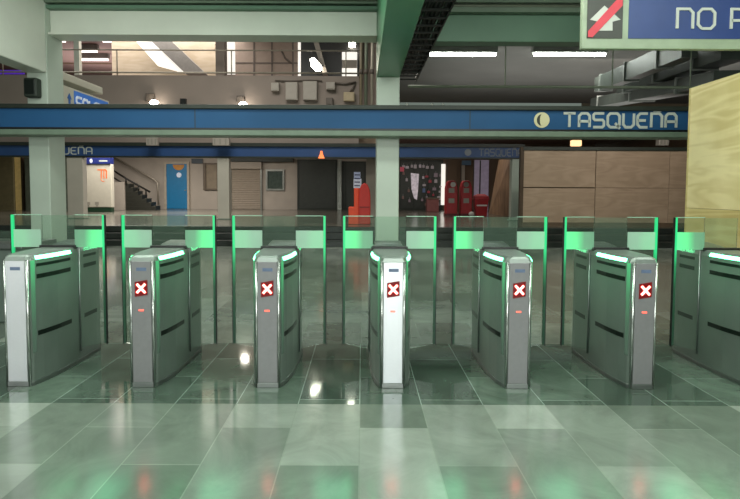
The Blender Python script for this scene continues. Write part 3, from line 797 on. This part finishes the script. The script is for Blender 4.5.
# kiosk
yk = 25.0
x0, x1 = at(86, 190, yk).x, at(111.5, 190, yk).x
t = thing('kiosk', 'white information kiosk with orange metro emblem and navy top', 'kiosk', ((x0+x1)/2, yk+.5, HALL))
zk = at(98, 164, yk).z
bev(obj('body', B(x0, x1, yk, yk+.3, HALL+.22, zk), 'kiosk', t), .03)
bev(obj('base', B(x0+.03, x1-.03, yk+.02, yk+.3, HALL, HALL+.22), 'green_base', t), .01)
hd = bev(obj('navy_header', B(x0-.1, x1-.02, yk-.08, yk+.32, zk, at(98, 157.5, yk).z), 'navy', t), .01)
pz = at(92, 161, yk); obj('header_mark', ellipsoid(bmesh.new(), (pz.x, yk-.09, pz.z), .07, .01, .1), 'white_sheet', hd)
pz = at(100, 161, yk); obj('header_text', B(pz.x, pz.x+.38, yk-.09, yk-.08, pz.z-.03, pz.z+.03), 'letter', hd)
def kp(u, v): 
    p_ = at(u, v, yk); return (p_.x, p_.z)
bm = bmesh.new()
to = lambda a_, b_, d_: (a_, yk-.001-d_, b_)
ribbon(bm, [kp(97.5, 169.8), kp(105.3, 169.8), kp(106.5, 171), kp(106.5, 178.6)], .055, to, .01)
ribbon(bm, [kp(104, 170.5), kp(104, 178.6)], .045, to, .011)
ribbon(bm, [kp(101.3, 170.5), kp(101.3, 178.6)], .045, to, .012)
ribbon(bm, [kp(100.8, 179.2), kp(102.5, 181.5), kp(104.5, 181.2)], .025, to, .009)
obj('orange_emblem', bm, 'orange_logo', t)
for u in (88.3, 97):
    p_ = at(u, 204, yk)
    bm = bmesh.new(); box(bm, p_.x-.09, p_.x+.09, yk-.006, yk-.001, p_.z-.04, p_.z+.1); box(bm, p_.x-.05, p_.x+.05, yk-.006, yk-.001, p_.z-.12, p_.z-.05)
    obj('small_drawing', bm, 'grey_label', t)

# stairs up to the left
ysr = 28.0
t = thing('stairway', 'dark stair flight with railings climbing behind the white kiosk', 'stairs', (at(140, 210, ysr).x, ysr+.7, HALL))
xb, xt = at(155.5, 211, ysr).x, at(124, 184, ysr).x
ztop = at(124, 184, ysr).z; N = 7
for k in range(N):
    xk = xb + (xt-xb)*k/N; zk_ = HALL + (ztop-HALL)*(k+1)/N
    bev(obj('step', B(xt-.02, xk, ysr, ysr+.7, HALL+(ztop-HALL)*k/N, zk_), 'stair_dark', t), .01)
    xn = xk
    obj('nosing', B(xn-.08, xn+.012, ysr-.012, ysr+.7, zk_-.001, zk_+.03), mat('nosing', '#5d5c50', .5), t) if k % 1 == 0 else None
bev(obj('cheek_wall', B(at(112, 200, ysr).x, at(125.5, 200, ysr).x, ysr-.1, ysr+1.6, HALL, at(118, 182, ysr).z), 'wall_cream', t), .01)
rt = obj('near_railing', tube(bmesh.new(), [at(111, 169, ysr-.05), at(126, 178.5, ysr-.05), at(150, 192, ysr-.05)], .05), 'dark_rail_metal', t, True)
obj('lower_rail', tube(bmesh.new(), [at(111, 176, ysr-.05), at(124, 184, ysr-.05)], .04), 'dark_rail_metal', rt, True)
for u, v0, v1 in ((126, 178, 184.5), (138.5, 186, 191), (146, 190, 195.5)):
    obj('baluster', tube(bmesh.new(), [at(u, v0, ysr-.05), at(u, v1, ysr-.05)], .045), 'dark_rail_metal', rt, True)
obj('far_railing', tube(bmesh.new(), [at(113, 157, ysr+1.6), at(150, 177, ysr+1.6), at(155, 180, ysr+1.6), at(157.5, 183, ysr+1.6), at(158.5, 205, ysr+1.6)], .05), 'rail_metal', t, True)

def onwall(u0, u1, v0, v1, Y=29.99):
    a_, b_ = at(u0, v1, Y), at(u1, v0, Y); return a_.x, b_.x, a_.z, b_.z
# blue door
x0, x1, z0, z1 = onwall(167.5, 187.5, 164, 208)
z0 = HALL
t = thing('blue_door', 'blue door with orange arched notice at its top', 'door', ((x0+x1)/2, 29.9, HALL))
bev(obj('leaf', B(x0, x1, 29.9, 29.98, z0+.02, z1), 'door_blue', t), .005)
fr = bmesh.new(); box(fr, x0-.12, x0, 29.86, 29.99, z0, z1+.12); box(fr, x1, x1+.12, 29.86, 29.99, z0, z1+.12); box(fr, x0, x1, 29.86, 29.99, z1, z1+.12)
obj('frame', fr, 'door_frame', t)
cx_ = at(178.5, 165, 29.9).x
obj('orange_notice', prism(bmesh.new(), [(cx_+.32*math.cos(R(-a_)), 29.895, z1-.04+.32*math.sin(R(-a_))) for a_ in range(0, 181, 15)], (0, .004, 0)), mat('amber_notice', '#c98a3c', .5), t)
p_ = at(179, 175, 29.9); obj('white_notice', disc(bmesh.new(), (p_.x, p_.z), .14, 29.893, .005), 'white_sheet', t)
obj('handle', tube(bmesh.new(), [(x1-.15, 29.86, z0+1.05), (x1-.04, 29.86, z0+1.05)], .02), 'alu', t)
# dark blue strip above notice, notice board
x0, x1, z0, z1 = onwall(192, 203, 158.8, 163.5)
tag(obj('lintel_sign', B(x0, x1, 29.9, 29.99, z0, z1), mat('slate_sign', '#3b464e', .5)), 'slate grey sign strip between blue door and notice board', 'sign')
x0, x1, z0, z1 = onwall(204, 218.5, 163, 190)
t = thing('notice_board', 'brown-framed notice board on the hall wall beside a slim column', 'notice board', ((x0+x1)/2, 29.9, z0))
obj('face', B(x0+.08, x1-.08, 29.93, 29.99, z0+.08, z1-.08), 'notice', t)
fr = bmesh.new(); box(fr, x0, x0+.14, 29.85, 29.99, z0, z1); box(fr, x1-.08, x1, 29.88, 29.99, z0, z1); box(fr, x0+.14, x1-.08, 29.88, 29.99, z0, z0+.08); box(fr, x0+.14, x1-.08, 29.88, 29.99, z1-.08, z1)
obj('frame', fr, 'brown_frame', t)
# roller shutter
x0, x1, z0, z1 = onwall(231.5, 261.5, 162, 210); z0 = HALL
t = thing('roller_shutter', 'closed beige roller shutter in the hall wall', 'shutter', ((x0+x1)/2, 29.9, HALL))
bm = bmesh.new(); n = 22
rg = []
for k in range(n*2+1):
    z = z0+(z1-z0-.4)*k/(n*2); d = .03 if k % 2 else 0
    rg.append([(x0, 29.93-d, z), (x1, 29.93-d, z), (x1, 29.99, z), (x0, 29.99, z)])
obj('curtain', loft(bm, rg), 'shutter', t)
bev(obj('shutter_box', B(x0-.05, x1+.05, 29.75, 29.99, z1-.4, z1), 'shutter', t), .02)
for xx in (x0, x1): obj('guide', B(xx-.05, xx+.03, 29.86, 29.99, z0, z1-.4), 'alu', t)
x0, x1, z0, z1 = onwall(232, 294, 158.8, 161.8)
tag(obj('shop_awning', B(x0, x1, 29.6, 29.99, z0, z1), 'dark_rail'), 'long dark canopy strip above the shutter and the hall window', 'awning')
# window
x0, x1, z0, z1 = onwall(266, 284.5, 169.5, 190.5)
t = thing('window_1', 'small square window between the roller shutter and the dark shopfront', 'window', ((x0+x1)/2, 29.95, z0))
fr = bmesh.new(); box(fr, x0, x0+.1, 29.9, 29.99, z0, z1); box(fr, x1-.1, x1, 29.9, 29.99, z0, z1); box(fr, x0+.1, x1-.1, 29.9, 29.99, z0, z0+.1); box(fr, x0+.1, x1-.1, 29.9, 29.99, z1-.1, z1)
obj('frame', fr, 'alu', t); obj('pane', B(x0+.1, x1-.1, 29.95, 29.98, z0+.1, z1-.1), 'grey_glass', t)
# dark shopfronts
def shopfront(u0, u1, v0, label, mull=()):
    x0, x1, z0, z1 = onwall(u0, u1, v0, 210); z0 = HALL
    t = thing('shopfront', label, 'shop', ((x0+x1)/2, 29.9, HALL))
    obj('glazing', B(x0+.08, x1-.08, 29.92, 29.99, z0+.1, z1-.1), 'dark_glass', t)
    fr = bmesh.new()
    box(fr, x0, x0+.08, 29.88, 29.99, z0, z1); box(fr, x1-.08, x1, 29.88, 29.99, z0, z1)
    box(fr, x0+.08, x1-.08, 29.88, 29.99, z0, z0+.1); box(fr, x0+.08, x1-.08, 29.88, 29.99, z1-.1, z1)
    for m_ in mull:
        xm = x0+(x1-x0)*m_; box(fr, xm-.04, xm+.04, 29.89, 29.99, z0+.1, z1-.1)
    obj('frame', fr, 'dark_rail', t)
    return t
shopfront(297.5, 337, 159.5, 'wide unlit dark shopfront beside the small window')
x0, x1, z0, z1 = onwall(337.3, 341.5, 160, 210, 29.7)
tag(obj('doorpost', B(x0, x1, 29.7, 29.87, HALL, z1), 'alu'), 'grey metal post between the two dark shopfronts', 'post')
t = shopfront(342, 366, 161.5, 'narrow dark shop entrance behind the orange barrier', (.15,))
x0, x1, z0, z1 = onwall(353.5, 361.5, 172, 188, 29.88)
t = thing('poster', 'blue and white notice sheets on the narrow dark shop entrance', 'poster', ((x0+x1)/2, 29.87, z0))
obj('sheet', B(x0, x1, 29.865, 29.875, z0, z1-.38), 'white_sheet', t)
obj('sheet', B(x0+.02, x1-.06, 29.865, 29.875, z1-.36, z1), mat('blue_white_sheet', '#b4c2de', .5, vary=.4, scale=12, em='#b4c2de', es=.15), t)
for k in range(4):
    zz = z0+.1+k*.2; obj('text_block', B(x0+.05, x1-.08, 29.858, 29.864, zz, zz+.06), 'navy', t)

# orange barrier at the step edge
yo = 16.3
def po(u, v, d=0): p_ = at(u, v, yo); return (p_.x, yo+d, max(p_.z, HALL))
t = thing('road_barrier', 'orange-red plastic road barrier with arched end near the slim beige column', 'barrier', (at(360, 224, yo).x, yo, HALL))
bev(obj('stepped_block', prism(bmesh.new(), [po(348.5, 227), po(359, 227), po(359, 188), po(354, 188), po(354, 207), po(348.5, 207)], (0, .5, 0)), 'orange_plastic', t), .02)
pts = [po(358.5, 227), po(370.5, 227), po(370.5, 197), po(369.8, 190), po(367.5, 184.5), po(364.5, 183), po(361.5, 184.5), po(359, 190), po(358.5, 197)]
bev(obj('arched_panel', prism(bmesh.new(), [(p_[0], p_[1]-.06, p_[2]) for p_ in pts], (0, .35, 0)), 'red_plastic', t), .03, 3)
obj('recess_line', B(pts[0][0]+.03, pts[1][0]-.03, yo-.07, yo-.059, HALL+.52, HALL+.55), mat('dark_red', '#6e150f', .5), t)

# bright goods shop on the right of the central column
x0, x1, z0, z1 = onwall(400, 446, 160, 215); z0 = HALL
t = shopfront(399, 443, 160, 'dark shop with glittering goods right of the central column', (.33, .66))
x0, x1, z0, z1 = onwall(441, 445.5, 164, 205, 29.8)
o = obj('light_strip', B(x0, x1, 29.8, 29.87, z0, z1), 'white_lit'); tag(o, 'white vertical light strip at the goods shop corner', 'light')
x0, x1, z0, z1 = onwall(410.5, 419, 173, 200, 29.87)
t = thing('poster', 'white ragged poster in the goods shop window', 'poster', ((x0+x1)/2, 29.86, z0))
obj('sheet', prism(bmesh.new(), [(x0, 29.86, z1), (x1, 29.86, z1-.05), (x1-.05, 29.86, z0+.5), (x1-.1, 29.86, z0), (x0+.2, 29.86, z0+.1), (x0+.05, 29.86, z0+.6)], (0, .01, 0)), mat('bright_sheet', '#cfc4cc', .5, vary=.5, scale=5, em='#d8cdd4', es=.35), t)
gm = [mat('goods_%d' % i, c, .4, em=c, es=.25) for i, c in enumerate(('#a89ca0', '#7a6a70', '#8a3038', '#9a8f90', '#4a5a78', '#6a5048'))]
PK = []
def package(u, v, w, h, i):
    p_ = at(u, v, 29.8)
    if any(abs(p_.x-a_)<w+c_+.01 and abs(p_.z-b_)<h+d_+.12 for a_, b_, c_, d_ in PK): return
    PK.append((p_.x, p_.z, w, h))
    t = thing('package', 'small shiny goods hanging in the goods shop window', 'goods', p_, 'goods hanging in the shop window')
    o = obj('packet', prism(bmesh.new(), [(p_.x-w, 29.8, p_.z-h), (p_.x+w, 29.8, p_.z-h), (p_.x+w*.9, 29.8, p_.z+h), (p_.x-w*.9, 29.8, p_.z+h)], (0, .06, 0)), gm[i], t)
    bev(o, .015)
    obj('hook', tube(bmesh.new(), [(p_.x, 29.83, p_.z+h), (p_.x, 29.83, p_.z+h+.1)], .012, 6), 'alu', t)
for u in range(404, 436, 4):
    package(u+random.uniform(-1, 1), 167+random.uniform(-1, 1.2), random.uniform(.06, .1), random.uniform(.06, .11), random.choice((0, 1, 3)))
for k in range(90):
    package(random.uniform(422, 441), random.uniform(170, 206), random.uniform(.05, .11), random.uniform(.05, .12), random.randrange(6))
for k in range(8):
    package(random.uniform(403, 410), random.uniform(172, 204), .06, .08, random.choice((1, 3, 5)))
x0, x1, z0, z1 = onwall(400, 404, 167, 171.5, 29.8)
tag(obj('price_sign', B(x0, x1, 29.75, 29.79, z0, z1), mat('pink_sign', '#b04a58', .5, em='#b04a58', es=.3)), 'pinkish red price sign at the goods shop corner', 'sign')
# pinkish display stand
x0, x1, z0, z1 = onwall(427, 439, 199, 214, 27.0)
t = thing('display_stand', 'low pinkish display stand before the goods shop', 'stand', ((x0+x1)/2, 27, HALL))
bev(obj('body', B(x0, x1, 27, 27.5, HALL, z1), mat('dusky_pink', '#7a4a48', .5), t), .02)
bev(obj('top', B(x0-.03, x1+.03, 26.97, 27.53, z1, z1+.06), 'brown_frame', t), .01)
# timber and pale panels behind the red units
for u0, u1, v0, m, lab in ((447, 457, 160, 'wall_brown', 'brown timber panel behind the first red dispenser'), (461, 465, 162, 'wall_cream', 'pale narrow panel between the two red dispensers'), (473.5, 489, 160, 'lav', 'pale lavender panel behind the red bin')):
    x0, x1, z0, z1 = onwall(u0, u1, v0, 215, 29.8)
    t = thing('panel', lab, 'panel', ((x0+x1)/2, 29.8, HALL))
    obj('board', B(x0, x1, 29.8, 29.88, HALL, z1), m, t); obj('trim', B(x0-.04, x0, 29.78, 29.88, HALL, z1), 'box_dark', t)
x0, x1, z0, z1 = onwall(462, 471, 160.5, 165, 29.7)
tag(obj('wall_sign', B(x0, x1, 29.7, 29.78, z0, z1), mat('blue_grey_sign', '#4a6a86', .5)), 'small blue-grey sign above the red dispensers', 'sign')
# red units
yr_ = 22.5
def red_unit(u0, u1, v0, label, dial):
    x0, x1 = at(u0, 200, yr_).x, at(u1, 200, yr_).x; z1 = at(u0, v0, yr_).z
    t = thing('red_dispenser', label, 'dispenser', ((x0+x1)/2, yr_, HALL))
    cx = (x0+x1)/2; w = (x1-x0)/2
    prof = [(-w, HALL), (w, HALL), (w, z1-.3), (w*.75, z1-.08), (w*.4, z1), (-w*.4, z1), (-w*.75, z1-.08), (-w, z1-.3)]
    bev(obj('body', prism(bmesh.new(), [(cx+a_, yr_, b_) for a_, b_ in prof], (0, .45, 0)), 'crimson', t), .02)
    obj('round_dial', disc(bmesh.new(), (cx+(.05 if dial else -.02), z1-.17), .11, yr_-.015, .014), 'white_plastic' if dial else 'grey_label', t)
    for zz in (.52, .95):
        bev(obj('grey_plate', B(cx-w*.55, cx+w*.45, yr_-.012, yr_, z1-zz, z1-zz+.2), 'grey_label', t), .004)
    bev(obj('plinth', B(x0-.03, x1+.03, yr_-.03, yr_+.47, HALL, HALL+.1), mat('dark_crimson', '#5c0d12', .5), t), .01)
red_unit(446, 457.5, 180.5, 'crimson dispenser with white dial, at the goods shop side', True)
red_unit(461, 472, 180.5, 'crimson dispenser beside the red bin', False)
x0, x1 = at(475, 200, yr_).x, at(489, 200, yr_).x; z1 = at(480, 194, yr_).z
t = thing('bin', 'red bin with pale stripe and a tall stick, by the leaning plywood', 'bin', ((x0+x1)/2, yr_, HALL))
bd = bmesh.new(); rg = []
for z, k in ((HALL, .8), (z1-.2, 1), (z1-.1, 1.0), (z1, .5)):
    cx = (x0+x1)/2; w = (x1-x0)/2*k
    rg.append([(cx-w, yr_-w*.7+.25, z), (cx+w, yr_-w*.7+.25, z), (cx+w, yr_+w*.7+.25, z), (cx-w, yr_+w*.7+.25, z)])
bev(obj('body', loft(bd, rg), 'crimson', t), .02)
bev(obj('rim', B(x0-.02, x1+.02, yr_-.02, yr_+.52, z1-.24, z1-.19), 'crimson', t), .005)
obj('pale_stripe', B(x0+.08, x1-.08, yr_-.012, yr_+.02, HALL+.42, HALL+.48), 'white_plastic', t)
px_ = at(482, 160, yr_); pk = at(481, 194, yr_)
tag(obj('broom_stick', tube(bmesh.new(), [(pk.x, yr_+.25, z1-.1), (px_.x, yr_+.3, px_.z)], .03), 'black'), 'black stick standing upright in the red bin', 'stick')
p_ = at(471.5, 211, yr_-.3)
tag(obj('white_bundle', ellipsoid(bmesh.new(), (p_.x, yr_-.3, HALL+.1), .12, .12, .1), 'white_plastic', None, True), 'small white bundle on the floor by the red bin', 'bundle')

# left end of the hall: lit doorway strip
x0, x1, z0, z1 = onwall(15.5, 21, 157, 211, 26.9)
t = thing('lit_doorway', 'narrow warm-lit doorway at the far left of the hall', 'doorway', ((x0+x1)/2, 26.9, HALL))
obj('lit_panel', B(x0, x1, 26.93, 26.99, HALL, z1), 'warm_lit', t)
fr = bmesh.new(); box(fr, x0-.08, x0, 26.85, 26.99, HALL, z1+.05); box(fr, x1, x1+.1, 26.85, 26.99, HALL, z1+.05)
obj('frame', fr, 'brown_frame', t)
x0, x1, z0, z1 = onwall(22, 70, 157, 211, 26.5)
tag(obj('dark_partition', B(x0+.2, x1, 26.5, 26.6, HALL, z1), mat('dark_partition', '#5a6254', .5)), 'dark grey partition between lit doorway and slim column', 'partition')
x0, x1, z0, z1 = onwall(-10, 15, 157, 211, 26.5)
tag(obj('dark_partition', B(x0, x0+1.5*.8, 26.5, 26.6, HALL, z1), mat('olive_partition', '#777052', .5)), 'olive partition at the far left end of the hall', 'partition')
# big pale bulkheads under the mezzanine, seen between both blue beams
for u0, u1, v0, v1, m, lab in ((83, 150, 135, 143.5, 'ceil_pink', 'pinkish bulkhead above the second beam by the kiosk'), (232, 295, 137.5, 144, 'warm_lit', 'warm-lit ceiling panel above the roller shutter'), (340, 376, 136, 150, 'ply_far', 'tan bulkhead panel above the orange barrier')):
    a_, b_ = at(u0, v1, 20.2), at(u1, v0, 20.2)
    tag(obj('bulkhead', B(a_.x, b_.x, 20.2, 20.3, a_.z, min(b_.z, 4.19)), m), lab, 'panel')
for u0, u1, lab in ((146, 157, 'pale hanging junction box above the blue door'), (212.5, 229, 'pale hanging junction box over the notice board'), (659, 669, 'grey striped junction box above the brown hoarding')):
    Y = 18.5 if u0 < 600 else 16.6
    a_, b_ = at(u0, 145.5, Y), at(u1, 137.5, Y)
    t = thing('junction_box', lab, 'box', ((a_.x+b_.x)/2, Y, a_.z))
    bev(obj('housing', B(a_.x, b_.x, Y, Y+.2, a_.z, b_.z), 'box_beige', t), .015)
    obj('bracket', tube(bmesh.new(), [((a_.x+b_.x)/2, Y+.1, b_.z), ((a_.x+b_.x)/2, Y+.1, b_.z+.6)], .02), 'tray', t)
    for k in range(3): obj('vent_strip', B(a_.x+.05+k*(b_.x-a_.x)/3, a_.x+.1+k*(b_.x-a_.x)/3, Y-.006, Y, a_.z+.04, b_.z-.04), 'grey_label', t)
# small fittings on top of the name beam, right of the column
for u in (407, 432, 443):
    p_ = at(u, 105, yb+.1)
    o = obj('clamp_bolt', tube(bmesh.new(), [(p_.x, yb+.1, zs[0]-.01), (p_.x, yb+.1, zs[0]+.05)], .02), 'alu')
    tag(o, {407: 'small bright clamp on the name beam, close to the central column', 432: 'small clamp on the name beam under the tube light', 443: 'taller clamp on the name beam beyond the others'}[u], 'clamp', 'clamps on the name beam')

# ------------------------------------------------------------------ light
def area(name, loc, size, power, col=(1, 1, 1), rot=(0, 0, 0), sy=None):
    l = bpy.data.lights.new(name, 'AREA'); l.energy = power; l.color = col; l.size = size
    if sy: l.shape = 'RECTANGLE'; l.size_y = sy
    o = bpy.data.objects.new(name, l); C.objects.link(o); o.location = loc; o.rotation_euler = rot
    return o
LG = (.9, 1, .9)
area('ceiling_light_a', (-3.0, 1.6, 4.4), 3.5, 200, LG, sy=1.2)
area('ceiling_light_b', (3.0, 1.6, 4.4), 3.5, 200, LG, sy=1.2)
area('ceiling_light_c', (0, 5.2, 4.4), 7, 150, LG, sy=.6)
area('rear_fill', (0, -3.6, 2.6), 9, 330, (.95, 1, .95), (R(90), 0, 0), sy=2.4)
area('rear_light', (.58, -2.5, 2.4), .13, 42, (1, 1, .97), (R(90), 0, 0), sy=2.4)
area('rear_fill_left', (-6.85, -2.5, 2.4), .5, 50, (1, 1, .97), (R(90), 0, 0), sy=2.4)  # added lamp that whitens the front of the plain-fronted turnstile
area('void_light', (-4, 12.5, 8.6), 6, 700, (1, .97, .9), sy=5)
area('bay_light', (5, 12, 4.4), 6, 90, (.92, 1, .92), sy=1)
area('hall_light_a', (-9, 24, 4.1), 8, 760, (1, .94, .86), sy=3)
area('hall_light_b', (3, 24, 4.1), 6, 130, (1, .9, .8), sy=3)
area('hoarding_light', (7, 12.6, 4.4), 4, 110, (1, .93, .85), (R(35), 0, 0), sy=1)
area('girder_fill', (-1.6, 5, 3.9), 4, 60, (1, 1, .96), (0, R(80), 0), sy=.5)  # added lamp to brighten the side of the white girder
area('panel_fill', (1.6, 4.6, 3.9), 1.2, 28, (1, .98, .9), (0, R(-70), 0), sy=1)  # added lamp that only brightens the near plywood panel
area('mezzanine_bay_fill', (-13, 27, 6.2), 5, 130, (1, .88, .84), (R(180), 0, 0), sy=3)  # added upward lamp brightening the pinkish ceiling besides its own tubes
area('slab_fill', (6, 14, 3.2), 8, 110, (1, .98, .94), (R(180), 0, 0), sy=5)  # added upward lamp lifting the dark right-hand slab
area('mezzanine_light', (-9, 21.5, 7.9), 8, 260, (1, .92, .85), sy=2)
for k in range(6):   # glow of the led bars into each lane
    area('lane_light', (G0-3*PX+PX*(k+.5), YF+.3, 1.0), .3, 1.1, (.2, 1, .5), sy=.4).data.specular_factor = 0

w = bpy.data.worlds.new('world'); w.use_nodes = True
w.node_tree.nodes['Background'].inputs[0].default_value = (.5, .6, .52, 1)
w.node_tree.nodes['Background'].inputs[1].default_value = .3
bpy.context.scene.world = w
sc = bpy.context.scene
sc.view_settings.view_transform = 'Standard'
sc.view_settings.look = 'None'
sc.view_settings.exposure = 0
try:
    sc.cycles.use_denoising = True
    sc.cycles.max_bounces = 8; sc.cycles.transparent_max_bounces = 24
    sc.cycles.sample_clamp_indirect = 4
    sc.cycles.caustics_reflective = False; sc.cycles.caustics_refractive = False
except Exception:
    pass
